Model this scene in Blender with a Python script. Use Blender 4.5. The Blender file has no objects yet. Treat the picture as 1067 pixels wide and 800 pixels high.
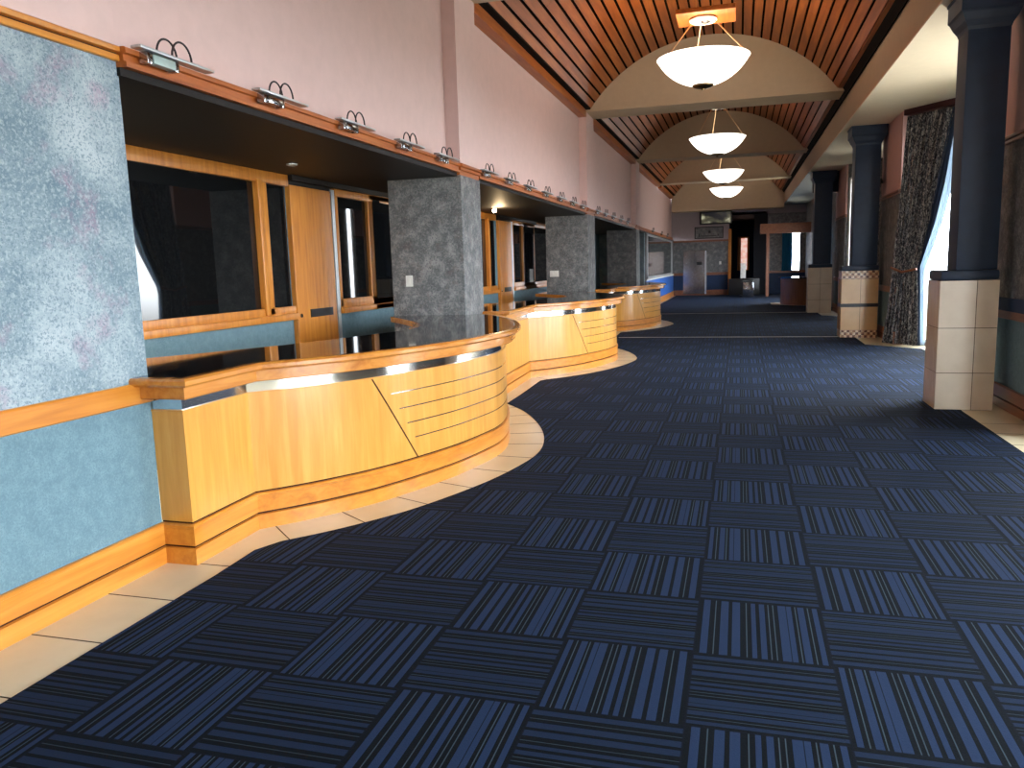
import bpy, bmesh, math, random
from mathutils import Vector, Matrix
random.seed(7)
C = bpy.context.scene.collection
sc = bpy.context.scene
PI = math.pi

# ------------------------------------------------------------------ materials
def srgb(r, g, b):
    f = lambda c: (c/255/12.92) if c/255 <= .04045 else ((c/255+.055)/1.055)**2.4
    return (f(r), f(g), f(b), 1)

class NT:
    def __init__(s, name, rough=.5, spec=.5, metal=0):
        s.m = bpy.data.materials.new(name); s.m.use_nodes = True
        s.t = s.m.node_tree; s.b = s.t.nodes['Principled BSDF']
        s.b.inputs['Roughness'].default_value = rough
        s.b.inputs['Specular IOR Level'].default_value = spec
        s.b.inputs['Metallic'].default_value = metal
    def n(s, typ, **kw):
        nd = s.t.nodes.new(typ)
        for k, v in kw.items():
            if k in nd.inputs: nd.inputs[k].default_value = v
            else: setattr(nd, k, v)
        return nd
    def l(s, a, b): s.t.links.new(a, b)
    def pos(s, scale=(1, 1, 1)):
        g = s.n('ShaderNodeNewGeometry'); m = s.n('ShaderNodeMapping')
        m.inputs['Scale'].default_value = scale
        s.l(g.outputs['Position'], m.inputs['Vector']); return m.outputs['Vector']
    def math(s, op, a, b=None, c=None):
        nd = s.n('ShaderNodeMath', operation=op)
        for i, v in enumerate((a, b, c)):
            if v is None: continue
            if isinstance(v, (int, float)): nd.inputs[i].default_value = v
            else: s.l(v, nd.inputs[i])
        return nd.outputs[0]
    def ramp(s, fac, stops, interp='LINEAR'):
        r = s.n('ShaderNodeValToRGB'); e = r.color_ramp; e.interpolation = interp
        while len(e.elements) > 1: e.elements.remove(e.elements[-1])
        e.elements[0].position = stops[0][0]; e.elements[0].color = stops[0][1]
        for p, c in stops[1:]:
            x = e.elements.new(p); x.color = c
        s.l(fac, r.inputs['Fac']); return r.outputs['Color']
    def noise(s, vec, scale, detail=4, rough=.55, dist=0):
        nd = s.n('ShaderNodeTexNoise', Scale=scale, Detail=detail, Roughness=rough, Distortion=dist)
        s.l(vec, nd.inputs['Vector']); return nd.outputs['Fac']
    def mix(s, fac, a, b, blend='MIX'):
        nd = s.n('ShaderNodeMix', data_type='RGBA', blend_type=blend)
        for sock, v in ((nd.inputs[0], fac), (nd.inputs[6], a), (nd.inputs[7], b)):
            if isinstance(v, (int, float)): sock.default_value = v
            elif isinstance(v, tuple): sock.default_value = v
            else: s.l(v, sock)
        return nd.outputs[2]
    def col(s, c):
        if isinstance(c, tuple): s.b.inputs['Base Color'].default_value = c
        else: s.l(c, s.b.inputs['Base Color'])
        return s
    def bump(s, h, strength=.2, dist=.01):
        b = s.n('ShaderNodeBump', Strength=strength, Distance=dist)
        s.l(h, b.inputs['Height']); s.l(b.outputs[0], s.b.inputs['Normal']); return s

def plain(name, c, rough=.5, spec=.5, metal=0, var=.06):
    m = NT(name, rough, spec, metal)
    f = m.noise(m.pos(), 9, 5)
    d = tuple(x*(1-var*2) for x in c[:3])+(1,)
    u = tuple(min(1, x*(1+var)) for x in c[:3])+(1,)
    m.col(m.ramp(f, [(.3, d), (.7, u)])); return m.m

def wood(name, dark, mid, light, axis='z', rough=.32, spec=.5, scale=1.0, coat=0):
    m = NT(name, rough, spec)
    st = {'z': (9, 9, .7), 'y': (9, .6, 9), 'x': (.6, 9, 9)}[axis]
    v = m.pos(tuple(q*scale for q in st))
    f = m.noise(v, 2.2, 6, .6, .4); g = m.noise(m.pos(tuple(q*scale*5 for q in st)), 3, 4)
    c = m.ramp(f, [(.25, dark), (.5, mid), (.75, light)])
    c = m.mix(m.math('MULTIPLY', g, .25), c, dark)
    m.col(c)
    if coat: m.b.inputs['Coat Weight'].default_value = coat; m.b.inputs['Coat Roughness'].default_value = .12
    m.bump(g, .05, .004); return m.m

M = {}
M['panel'] = wood('panel_wood', srgb(192, 131, 50), srgb(209, 149, 64), srgb(221, 167, 83), 'z', .3, coat=.35)
M['plinth'] = wood('plinth_wood', srgb(178, 104, 32), srgb(202, 130, 44), srgb(216, 150, 62), 'y', .32, coat=.2)
M['nosing'] = wood('nosing_wood', srgb(166, 96, 34), srgb(196, 128, 52), srgb(210, 148, 68), 'y', .25, coat=.35)
M['rail'] = wood('rail_wood', srgb(176, 104, 32), srgb(200, 128, 46), srgb(214, 150, 66), 'y', .35)
M['ledge'] = wood('ledge_wood', srgb(138, 68, 24), srgb(172, 94, 38), srgb(194, 118, 54), 'y', .4)
M['slat'] = wood('slat_wood', srgb(122, 64, 26), srgb(162, 88, 36), srgb(194, 118, 52), 'y', .4, scale=.6)
M['frame'] = wood('frame_wood', srgb(168, 98, 32), srgb(200, 126, 46), srgb(216, 150, 66), 'z', .35)
M['redwood'] = wood('red_wood', srgb(104, 60, 40), srgb(130, 80, 54), srgb(150, 96, 68), 'y', .4)
M['desk'] = wood('desk_wood', srgb(96, 58, 28), srgb(122, 78, 40), srgb(140, 94, 52), 'z', .4)
M['groove'] = plain('groove_dark', srgb(60, 28, 12), .7, .2)  # dark colour for the thin grooves and seams
M['darkgap'] = plain('dark_lining', srgb(22, 16, 13), .9, .1)
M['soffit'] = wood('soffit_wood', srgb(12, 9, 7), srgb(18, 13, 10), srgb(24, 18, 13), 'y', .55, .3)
M['laminate'] = plain('black_laminate', srgb(12, 12, 12), .05, .5, var=.1)
M['chrome'] = plain('chrome_band', (.78, .8, .82, 1), .1, .5, 1, var=.03)
M['steel'] = plain('brushed_steel', (.40, .41, .43, 1), .14, .5, 1, var=.1)
M['silver'] = plain('silver_paint', (.55, .57, .58, 1), .35, .5, .8)
M['brass'] = plain('antique_brass', (.30, .21, .10, 1), .3, .5, 1)
M['goldrod'] = plain('pale_gold', (.75, .55, .33, 1), .35, .5, 1)
M['black'] = plain('black_plastic', srgb(20, 20, 22), .4)
M['white'] = plain('white_plastic', srgb(226, 226, 220), .4)
M['pink'] = plain('pink_paint', srgb(218, 190, 184), .75, .25, var=.02)
M['pinkd'] = plain('dusty_pink_paint', srgb(208, 170, 164), .75, .25, var=.02)
M['endpaint'] = plain('dimmed_pink_paint', srgb(158, 146, 148), .8, .2, var=.02)  # pink paint greyed: the far end's dim cool light is put into the colour
M['charcoal'] = plain('charcoal_paint', srgb(34, 36, 42), .8, .2)
M['cream'] = plain('cream_paint', srgb(226, 214, 192), .8, .2, var=.015)
M['taupe'] = plain('taupe_paint', srgb(190, 172, 146), .8, .2, var=.02)
M['navy'] = plain('navy_paint', srgb(34, 52, 76), .5, .35, var=.06)
M['bluedado'] = plain('blue_dado_paint', srgb(48, 98, 178), .6, .3, var=.05)
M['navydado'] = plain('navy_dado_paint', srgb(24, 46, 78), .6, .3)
M['cable'] = plain('cable_rubber', srgb(30, 22, 22), .5)
M['aqua'] = plain('frosted_aqua', srgb(160, 180, 176), .25)
M['strip'] = plain('threshold_metal', srgb(190, 188, 180), .35, .5, .6)
M['mauve'] = plain('maroon_fabric', srgb(62, 34, 36), .8, .2)

def glassdark(name, c=(.004, .0045, .005, 1), rough=.02, spec=.5):
    m = NT(name, rough, spec); m.b.inputs['IOR'].default_value = 1.5
    f = m.noise(m.pos(), 3, 2); m.col(m.ramp(f, [(.3, c), (.7, tuple(x*1.3 for x in c[:3])+(1,))])); return m.m
M['pane'] = glassdark('dark_window_glass')
M['mirrorglass'] = glassdark('tinted_mirror_glass', (.03, .04, .042, 1), .06, 1.0)

def wallpaper(name, base, dark, light, mauve, scale=1.0, rough=.7, fs=46, gs=90):
    m = NT(name, rough, .25); v = m.pos()
    a = m.noise(v, 2.3*scale, 6, .65, .3); f = m.noise(v, fs, 5, .8); d = m.noise(v, 3.6*scale, 4, .6)
    g = m.noise(v, gs, 3, .7)
    c = m.ramp(a, [(.34, dark), (.5, base), (.66, light)])
    c = m.mix(m.math('MULTIPLY', m.ramp(d, [(.55, (0, 0, 0, 1)), (.66, (1, 1, 1, 1))]), .42), c, mauve)
    c = m.mix(m.math('MULTIPLY', m.ramp(f, [(.50, (0, 0, 0, 1)), (.58, (1, 1, 1, 1))]), .6), c, light)
    c = m.mix(m.math('MULTIPLY', m.ramp(g, [(.40, (1, 1, 1, 1)), (.48, (0, 0, 0, 1))]), .75), c, dark)
    m.col(c); return m.m
M['paper'] = wallpaper('mottled_teal_wallpaper', srgb(130, 148, 156), srgb(96, 118, 130), srgb(172, 184, 188), srgb(160, 112, 136))
M['pillarpaper'] = wallpaper('mottled_grey_wallpaper', srgb(106, 108, 109), srgb(84, 87, 89), srgb(146, 146, 144), srgb(116, 102, 98), 3.2, fs=36, gs=70)
M['tealpaper'] = wallpaper('speckled_teal_wallpaper', srgb(100, 128, 138), srgb(90, 118, 130), srgb(112, 140, 150), srgb(98, 124, 136), 8, fs=80, gs=120)

def carpet_mat():
    m = NT('striped_carpet', .9, .06); v = m.pos()
    sp = m.n('ShaderNodeSeparateXYZ'); m.l(v, sp.inputs[0])
    tx = m.math('DIVIDE', sp.outputs[0], .5); ty = m.math('DIVIDE', sp.outputs[1], .5)
    ix = m.math('FLOOR', tx); iy = m.math('FLOOR', ty)
    fx = m.math('SUBTRACT', tx, ix); fy = m.math('SUBTRACT', ty, iy)
    par = m.math('MODULO', m.math('ADD', m.math('ADD', ix, iy), 400), 2)     # odd: stripes run along the hall
    fr = m.n('ShaderNodeMix', data_type='FLOAT'); m.l(par, fr.inputs[0]); m.l(fy, fr.inputs[2]); m.l(fx, fr.inputs[3])
    w = m.n('ShaderNodeTexWhiteNoise', noise_dimensions='2D'); cb = m.n('ShaderNodeCombineXYZ'); m.l(ix, cb.inputs[0]); m.l(iy, cb.inputs[1]); m.l(cb.outputs[0], w.inputs['Vector'])
    flip = m.math('GREATER_THAN', w.outputs['Value'], .5)
    q = m.n('ShaderNodeMix', data_type='FLOAT'); m.l(flip, q.inputs[0]); m.l(fr.outputs[0], q.inputs[2]); m.l(m.math('SUBTRACT', 1, fr.outputs[0]), q.inputs[3])
    D = srgb(7, 12, 16); B = srgb(35, 51, 80); L = srgb(60, 74, 84); K = srgb(16, 25, 40)
    st = [(0, D), (.03, B), (.07, D), (.10, L), (.108, D), (.135, B), (.185, D), (.20, L), (.208, D), (.235, B), (.275, K), (.285, B), (.345, D), (.38, L), (.388, D), (.42, L), (.428, D), (.455, B),
          (.50, D), (.53, B), (.565, D), (.60, L), (.608, D), (.655, B), (.715, D), (.75, B), (.81, D), (.85, L), (.858, D), (.90, B), (.955, D)]
    c = m.ramp(q.outputs[0], st, 'CONSTANT')
    # tiles striped across the hall are darkened: pile shading by view angle, put into colour
    c = m.mix(m.math('MULTIPLY', m.math('SUBTRACT', 1, par), .42), c, D)
    f = m.noise(v, 420, 2, .6); c = m.mix(m.math('MULTIPLY', f, .35), c, D)
    ed = m.math('MINIMUM', m.math('MINIMUM', fx, m.math('SUBTRACT', 1, fx)), m.math('MINIMUM', fy, m.math('SUBTRACT', 1, fy)))
    c = m.mix(m.math('MULTIPLY', m.math('LESS_THAN', ed, .007), .8), c, srgb(10, 14, 22))
    m.col(c); m.b.inputs['Sheen Weight'].default_value = .03; m.b.inputs['Sheen Roughness'].default_value = .45
    m.b.inputs['Sheen Tint'].default_value = srgb(150, 170, 210)
    m.bump(m.noise(v, 260, 2), .35, .004); return m.m
M['carpet'] = carpet_mat()

def tile_mat(name, a, b, rough=.28):
    m = NT(name, rough, .5); f = m.noise(m.pos(), 2.5, 5, .6); m.col(m.ramp(f, [(.3, a), (.7, b)])); return m.m
M['floor_tile'] = tile_mat('beige_floor_tile', srgb(204, 192, 160), srgb(218, 206, 176))
M['cream_tile'] = tile_mat('cream_wall_tile', srgb(206, 192, 168), srgb(222, 210, 188), .25)
M['tan_tile'] = tile_mat('tan_wall_tile', srgb(196, 160, 112), srgb(212, 176, 128), .25)
M['grout'] = plain('dark_grout', srgb(74, 60, 46), .9, .1)

def mosaic():
    m = NT('mosaic_tile', .3, .5); v = m.pos((1, 1, 1))
    ck = m.n('ShaderNodeTexChecker', Scale=20); m.l(v, ck.inputs['Vector'])
    w = m.noise(v, 14, 1); ck.inputs['Color1'].default_value = srgb(96, 58, 40); ck.inputs['Color2'].default_value = srgb(214, 190, 150)
    c = m.mix(m.math('MULTIPLY', m.ramp(w, [(.5, (0, 0, 0, 1)), (.55, (1, 1, 1, 1))]), .6), ck.outputs['Color'], srgb(176, 128, 84)); m.col(c); return m.m
M['mosaic'] = mosaic()

def curtain_mat():
    m = NT('brocade_curtain', .75, .3); v = m.pos((26, 26, 9))
    f = m.noise(v, 1.6, 4, .7, 1.2); g = m.noise(m.pos((90, 90, 30)), 1.4, 3, .7)
    c = m.ramp(f, [(.40, srgb(20, 21, 28)), (.50, srgb(74, 74, 80)), (.60, srgb(182, 178, 174))])
    c = m.mix(m.math('MULTIPLY', g, .7), c, srgb(24, 24, 32)); m.col(c); return m.m
M['curtain'] = curtain_mat()
def sheer_mat(name, c):
    m = NT(name, .8, .2); m.col(m.ramp(m.noise(m.pos((30, 30, 2)), 2, 3), [(.3, c), (.7, tuple(min(1, x*1.15) for x in c[:3])+(1,))]))
    tr = m.n('ShaderNodeBsdfTranslucent'); tr.inputs[0].default_value = c
    mx = m.n('ShaderNodeMixShader'); mx.inputs[0].default_value = .5
    m.l(m.b.outputs[0], mx.inputs[1]); m.l(tr.outputs[0], mx.inputs[2]); m.l(mx.outputs[0], m.t.nodes['Material Output'].inputs[0]); return m.m
M['sheer'] = sheer_mat('blue_sheer', srgb(196, 210, 222))
M['lining_cloth'] = sheer_mat('dark_blue_lining', srgb(52, 66, 88))
M['teal_cloth'] = sheer_mat('teal_cloth', srgb(40, 120, 160))

def emit(name, c, s, c2=None, scale=3):
    m = NT(name, .4); m.col(tuple(c))
    if c2:
        k = m.ramp(m.noise(m.pos(), scale, 4), [(.42, c), (.6, c2)]); m.l(k, m.b.inputs['Emission Color'])
    else: m.b.inputs['Emission Color'].default_value = c
    m.b.inputs['Emission Strength'].default_value = s; return m.m
M['bowl'] = emit('lit_alabaster', (1, .93, .82, 1), 2.2)
M['bulb'] = emit('lit_bulb', (1, .8, .5, 1), 60)
M['glow'] = emit('pink_lit_glass', (.9, .42, .34, 1), .9, (1, .75, .66, 1), 6)
def screen():
    m = NT('tv_screen', .2); v = m.pos((1.1, 1, 2.0)); f = m.noise(v, 1.1, 3, .5, .3)
    k = m.ramp(f, [(.5, srgb(28, 30, 38)), (.6, srgb(110, 108, 86)), (.68, srgb(235, 232, 196))])
    m.col(srgb(14, 14, 16)); m.l(k, m.b.inputs['Emission Color']); m.b.inputs['Emission Strength'].default_value = .5; return m.m
M['screen'] = screen()

# ------------------------------------------------------------------ mesh helpers
def box(bm, x0, x1, y0, y1, z0, z1, mi=0):
    v = [bm.verts.new((x, y, z)) for z in (z0, z1) for x, y in ((x0, y0), (x1, y0), (x1, y1), (x0, y1))]
    for f in ((3, 2, 1, 0), (4, 5, 6, 7), (0, 1, 5, 4), (1, 2, 6, 5), (2, 3, 7, 6), (3, 0, 4, 7)):
        bm.faces.new([v[i] for i in f]).material_index = mi
def prism(bm, pts, z0, z1, mi=0):
    a = [bm.verts.new((p[0], p[1], z0)) for p in pts]; b = [bm.verts.new((p[0], p[1], z1)) for p in pts]
    bm.faces.new(b).material_index = mi; bm.faces.new(a[::-1]).material_index = mi
    n = len(pts)
    for i in range(n): bm.faces.new((a[i], a[(i+1) % n], b[(i+1) % n], b[i])).material_index = mi
def extrude_xz(bm, pts, y0, y1, mi=0):
    a = [bm.verts.new((p[0], y0, p[1])) for p in pts]; b = [bm.verts.new((p[0], y1, p[1])) for p in pts]
    bm.faces.new(a).material_index = mi; bm.faces.new(b[::-1]).material_index = mi
    n = len(pts)
    for i in range(n): bm.faces.new((b[i], b[(i+1) % n], a[(i+1) % n], a[i])).material_index = mi
def normals(path):
    ns = []; P = [Vector(p) for p in path]; n = len(P)
    seg = []
    for i in range(n-1):
        d = (P[i+1]-P[i]).normalized(); seg.append(Vector((d.y, -d.x)))
    for i in range(n):
        if i == 0: ns.append(seg[0])
        elif i == n-1: ns.append(seg[-1])
        else:
            a, b = seg[i-1], seg[i]; ns.append((a+b)/max(.35, 1+a.dot(b)))
    return ns
def offset(path, d):
    return [(p[0]+n.x*d, p[1]+n.y*d) for p, n in zip(path, normals(path))]
def sweep(bm, path, prof, mats=None):
    ns = normals(path); rings = []
    for p, n in zip(path, ns): rings.append([bm.verts.new((p[0]+n.x*o, p[1]+n.y*o, z)) for o, z in prof])
    k = len(prof)
    for i in range(len(rings)-1):
        for j in range(k):
            f = bm.faces.new((rings[i][j], rings[i+1][j], rings[i+1][(j+1) % k], rings[i][(j+1) % k]))
            if mats: f.material_index = mats[j]
    bm.faces.new(rings[0][::-1]); bm.faces.new(rings[-1])
def tube(bm, pts, r, segs=6, caps=True):
    P = [Vector(p) for p in pts]; rings = []
    for i, p in enumerate(P):
        d = (P[min(i+1, len(P)-1)]-P[max(i-1, 0)]).normalized()
        a = d.orthogonal().normalized() if i == 0 else (u - d*u.dot(d)).normalized()
        u = a; w = d.cross(u)
        rings.append([bm.verts.new(p+(u*math.cos(t)+w*math.sin(t))*r) for t in (2*PI*k/segs for k in range(segs))])
    for i in range(len(rings)-1):
        for k in range(segs): bm.faces.new((rings[i][k], rings[i][(k+1) % segs], rings[i+1][(k+1) % segs], rings[i+1][k]))
    if caps: bm.faces.new(rings[0][::-1]); bm.faces.new(rings[-1])
def lathe(bm, prof, c, segs=40, closed=False):
    rings = []
    for r, z in prof:
        if r < 1e-5: rings.append([bm.verts.new((c[0], c[1], c[2]+z))])
        else: rings.append([bm.verts.new((c[0]+r*math.cos(2*PI*k/segs), c[1]+r*math.sin(2*PI*k/segs), c[2]+z)) for k in range(segs)])
    n = len(rings)
    for i in range(n if closed else n-1):
        A, B = rings[i], rings[(i+1) % n]
        for k in range(segs):
            q = (k+1) % segs
            if len(A) == 1 and len(B) == 1: continue
            if len(A) == 1: bm.faces.new((A[0], B[q], B[k]))
            elif len(B) == 1: bm.faces.new((A[k], A[q], B[0]))
            else: bm.faces.new((A[k], A[q], B[q], B[k]))
def bevel(bm, w, segs=2):
    es = [e for e in bm.edges if len(e.link_faces) == 2 and e.calc_face_angle(0) > .6]
    bmesh.ops.bevel(bm, geom=es, offset=w, segments=segs, affect='EDGES', profile=.6)
def obj(name, bm, mat, parent=None, smooth=True, bev=0):
    bmesh.ops.recalc_face_normals(bm, faces=bm.faces[:])
    if bev: bevel(bm, bev)
    me = bpy.data.meshes.new(name); bm.to_mesh(me); bm.free()
    for m in (mat if isinstance(mat, (list, tuple)) else [mat]): me.materials.append(M[m])
    if smooth:
        for p in me.polygons: p.use_smooth = True
        me.set_sharp_from_angle(angle=math.radians(32))
    o = bpy.data.objects.new(name, me); C.objects.link(o)
    if parent:
        o.parent = parent; o.matrix_parent_inverse = Matrix.Translation(-Vector(parent.location))
    return o
def tag(o, label, cat, group=None):
    o['label'] = label; o['category'] = cat
    if group: o['group'] = group
    return o
def thing(name, label, cat, loc, group=None):
    o = bpy.data.objects.new(name, None); C.objects.link(o); o.location = loc; o.empty_display_size = .1
    return tag(o, label, cat, group)
def struct(name, bm, mat, parent=None, smooth=False, bev=0):
    o = obj(name, bm, mat, parent, smooth, bev)
    if not parent: o['kind'] = 'structure'
    return o
def nb(): return bmesh.new()
def bx(*a):
    b = nb(); box(b, *a); return b
def catmull(P, m=8):
    P = [Vector(p) for p in P]; Q = [P[0]*2-P[1]]+P+[P[-1]*2-P[-2]]; out = []
    for i in range(1, len(Q)-2):
        a, b, c, e = Q[i-1:i+3]
        for k in range(m):
            t = k/m; out.append(tuple(.5*((2*b)+(c-a)*t+(2*a-5*b+4*c-e)*t*t+(3*b-a-3*c+e)*t**3)))
    out.append(tuple(P[-1])); return out

# ------------------------------------------------------------------ camera
cam = bpy.data.cameras.new('camera'); co = bpy.data.objects.new('camera', cam); C.objects.link(co); sc.camera = co
F, yaw, pit, rol = 821.475, .282116, -.146181, -.029509
cy, sy, cp, sp, cr, sr = math.cos(yaw), math.sin(yaw), math.cos(pit), math.sin(pit), math.cos(rol), math.sin(rol)
fw = Vector((-sy*cp, cy*cp, sp)); rt = Vector((cy, sy, 0)); up = rt.cross(fw)
R_, U_ = cr*rt+sr*up, -sr*rt+cr*up
m4 = Matrix((R_, U_, -fw)).transposed().to_4x4(); m4.translation = Vector((.1514, -3.4058, 1.4805))
co.matrix_world = m4; cam.sensor_width = 36; cam.lens = F/1067*36; cam.clip_start = .05; cam.clip_end = 200

# ------------------------------------------------------------------ layout numbers
WX = -2.74                      # face of the left wall
PFX, PBX = -2.68, -3.52         # front and back of the wallpapered pillars
BX = -4.2                       # wall behind the counters
PIL = [(4.65, 5.3), (11.95, 12.75), (19.5, 20.3)]
YB, YE = -9.0, 33.5             # wall behind the camera, end wall
XR = 1.95                       # edge of the vaulted ceiling on the right
ZC = 3.83                       # flat side ceiling

# ------------------------------------------------------------------ counters: outline, worktop, border on the floor
BULGE = [(-2.56, .48), (-2.32, .76), (-2.07, 1.16), (-1.84, 1.756), (-1.73, 2.25), (-1.70, 2.6), (-1.755, 2.98), (-1.875, 3.4), (-2.06, 3.85), (-2.30, 4.3), (-2.62, 4.72)]
REAR = [(-3.50, .10), (-3.46, .35), (-3.36, .62), (-3.12, 1.0), (-2.84, 1.56), (-2.66, 2.1), (-2.53, 2.6), (-2.56, 3.05), (-2.75, 3.5), (-3.08, 4.0), (-3.44, 4.45)]
CN = [(0.0, -.09, 4.65), (6.35, 5.36, 11.95), (13.7, 12.81, 19.5)]
fronts, borders = [], []
for dy, y0, y1 in CN:
    bul = [(x, y+dy) for x, y in catmull(BULGE)]
    xs = -2.55 if dy == 0 else -2.50
    fronts.append(([(WX+.002 if dy == 0 else PFX+.003, y0), (xs, y0)], bul))

def sub(bul, s0, s1, n=40):
    S = [0]
    for a, b in zip(bul, bul[1:]): S.append(S[-1]+(Vector(b)-Vector(a)).length)
    def at(s):
        for i in range(len(S)-1):
            if S[i+1] >= s or i == len(S)-2:
                t = (s-S[i])/(S[i+1]-S[i]); return Vector(bul[i]).lerp(Vector(bul[i+1]), t)
    return [tuple(at(s0+(s1-s0)*k/n)) for k in range(n+1)], S[-1]

CLAB = ['nearest curved honey wood counter with black top and chrome band beneath the nosing',
        'middle curved honey wood counter, sunlit pale, between first and second grey pillar',
        'farthest curved honey wood counter, beside the third grey pillar']
for k, ((dy, y0, y1), (st, bul)) in enumerate(zip(CN, fronts)):
    path = st + bul
    t = thing('reception_counter', CLAB[k], 'counter', (-2.4, y0+1.5, 0), 'curved reception counters along the left wall')
    b = nb(); sweep(b, path, [(-.03, .0), (.014, .0), (.014, .086), (.001, .090), (.001, .100), (.014, .104), (.014, .196), (.02, .2), (.02, .212), (.012, .219), (-.03, .219)],
                    [0, 0, 0, 1, 0, 0, 0, 0, 0, 0, 0]); obj('plinth', b, ['plinth', 'groove'], t)
    b = nb(); sweep(b, path, [(-.03, .219), (-.004, .219), (-.004, .228), (0, .228), (0, .806), (.004, .808), (.004, .816), (-.03, .816)], [0, 1, 0, 0, 0, 0, 0, 0])
    obj('front_panel', b, ['panel', 'groove'], t)
    b = nb(); sweep(b, path, [(-.05, .816), (-.008, .816), (-.008, .895), (-.05, .895)]); obj('chrome_band', b, 'chrome', t)
    b = nb(); sweep(b, path, [(-.05, .885), (.085, .885), (.09, .89), (.09, .948), (.125, .952), (.137, .963), (.137, .983), (.125, .994), (.085, .996), (.085, .96), (-.05, .95)])
    obj('nosing', b, 'nosing', t)
    front = offset(path, .088)
    rear = [(x, y+dy) for x, y in catmull(REAR, 4)]
    r2 = [(-3.5, y0), (path[0][0], y0)]
    top = front + [(PFX+.005, y1-.03 if k else 4.64), (PBX, y1-.01)] + rear[::-1] + r2
    b = nb(); prism(b, top, .955, .995); obj('worktop', b, 'laminate', t, smooth=False)
    b = nb(); sweep(b, [(x, y) for x, y in rear[::-1] if y > dy+2.75], [(0.0, .94), (.03, .94), (.03, .996), (0.0, .996)]); obj('rear_edge', b, 'nosing', t)
    # slanted seam and the inlaid metal strips on the curved front
    _, L = sub(bul, 0, 1)
    nrm = normals(bul)
    b = nb(); pts, _ = sub(bul, .80, 1.17, 16); N = normals(pts); lo = []
    for i, (p, n) in enumerate(zip(pts, N)):
        z = .806-.584*i/16; lo.append((p, n, z))
    for s in (0, 1):
        pass
    ring = []
    for p, n, z in lo:
        dx = Vector((-n.y, n.x))
        ring.append([b.verts.new((p[0]+dx.x*w+n.x*o, p[1]+dx.y*w+n.y*o, z)) for w, o in ((-.006, -.002), (.006, -.002), (.006, .0015), (-.006, .0015))])
    for i in range(16):
        for j in range(4): b.faces.new((ring[i][j], ring[i+1][j], ring[i+1][(j+1) % 4], ring[i][(j+1) % 4]))
    obj('seam', b, 'groove', t)
    for z in (.69, .582, .474, .366):
        s0 = .80+.37*(.82-z)/.6+.07
        pts, _ = sub(bul, s0, L-.05, 48)
        b = nb(); sweep(b, pts, [(-.004, z-.0035), (.0015, z-.0035), (.0015, z+.0035), (-.004, z+.0035)]); obj('inlay_strip', b, 'chrome', t)

# ------------------------------------------------------------------ floor, tile border joints, carpet
b = nb(); box(b, -4.4, 4.6, YB, 40, -.1, 0); fl = struct('floor', b, 'floor_tile')
EX = -2.347
outer = []            # the carpet's left edge, near to far
outer += [(EX, YB), (EX, -.2)]
jl = []
for k, ((dy, y0, y1), (st, bul)) in enumerate(zip(CN, fronts)):
    off = offset(bul, .315)
    if k: outer += [(-2.30, y0+.0), (-2.345, dy+.2)]
    else: outer += [(EX-.015, .147)]
    o2 = [p for p in off if p[0] > -2.33 and p[1] > dy+.3]
    lim = y1+.0
    outer += [p for p in o2 if p[1] < (CN[k+1][1]-.1 if k < 2 else 99)]
    for s in [i*.42+.1 for i in range(12)]:
        pp, L = sub(bul, s, s+.01, 1)
        n = normals(pp)[0]; p = pp[0]
        if s < L: jl.append(((p[0]+n.x*.012, p[1]+n.y*.012), (p[0]+n.x*.32, p[1]+n.y*.32)))
outer += [(-2.35, 18.9), (-2.35, 22.3), (-2.62, 22.4), (-2.62, YE-.02)]
right = [(.85, YE-.02), (.85, 39), (2.6, 39)]
right = [(2.3, YE-.02), (2.3, 26.3), (1.2, 25.9), (1.2, 24.6), (1.8, 23.9), (2.9, 23.4), (2.9, 21.0), (2.25, 20.4), (2.25, 18.9), (2.98, 18.0), (2.98, 13.6), (2.26, 12.9), (2.24, 11.2), (2.98, 10.5), (2.98, 6.2), (2.24, 5.45), (2.21, 4.87), (2.2, YB)]
b = nb(); prism(b, outer+right, .0, .006); tag(obj('carpet', b, 'carpet', smooth=False), 'dark navy carpet of striped quarter-turned tiles covering the whole hall floor', 'carpet')
b = nb()
y = -.94
while y > YB: box(b, -2.73, EX, y-.003, y+.003, 0, .0012); y -= .43
y = -.51
box(b, -2.73, EX, y-.003, y+.003, 0, .0012)
box(b, -2.56, -2.36, -.082, -.076, 0, .0012)
for p, q in jl:
    d = Vector(q)-Vector(p); w = Vector((-d.y, d.x)).normalized()*.003
    vs = [(p[0]-w.x, p[1]-w.y), (q[0]-w.x, q[1]-w.y), (q[0]+w.x, q[1]+w.y), (p[0]+w.x, p[1]+w.y)]; prism(b, vs, 0, .0012)
for yy in (4.3, 3.87, 3.44, 3.0): box(b, 2.2, 2.62, yy-.003, yy+.003, 0, .0012)
struct('tile_joints', b, 'grout', fl)
for yy, n_, lab in ((12.66, 'nearer', 'thin pale metal threshold strip crossing the carpet, nearer of the two'), (20.2, 'farther', 'thin pale metal threshold strip crossing the carpet, farther of the two')):
    b = nb(); sweep(b, [(-2.2, yy), (2.0, yy)], [(-.025, .0062), (.025, .0062), (.018, .0125), (-.018, .0125)]); tag(obj('threshold_strip', b, 'strip'), lab, 'floor strip')

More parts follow.
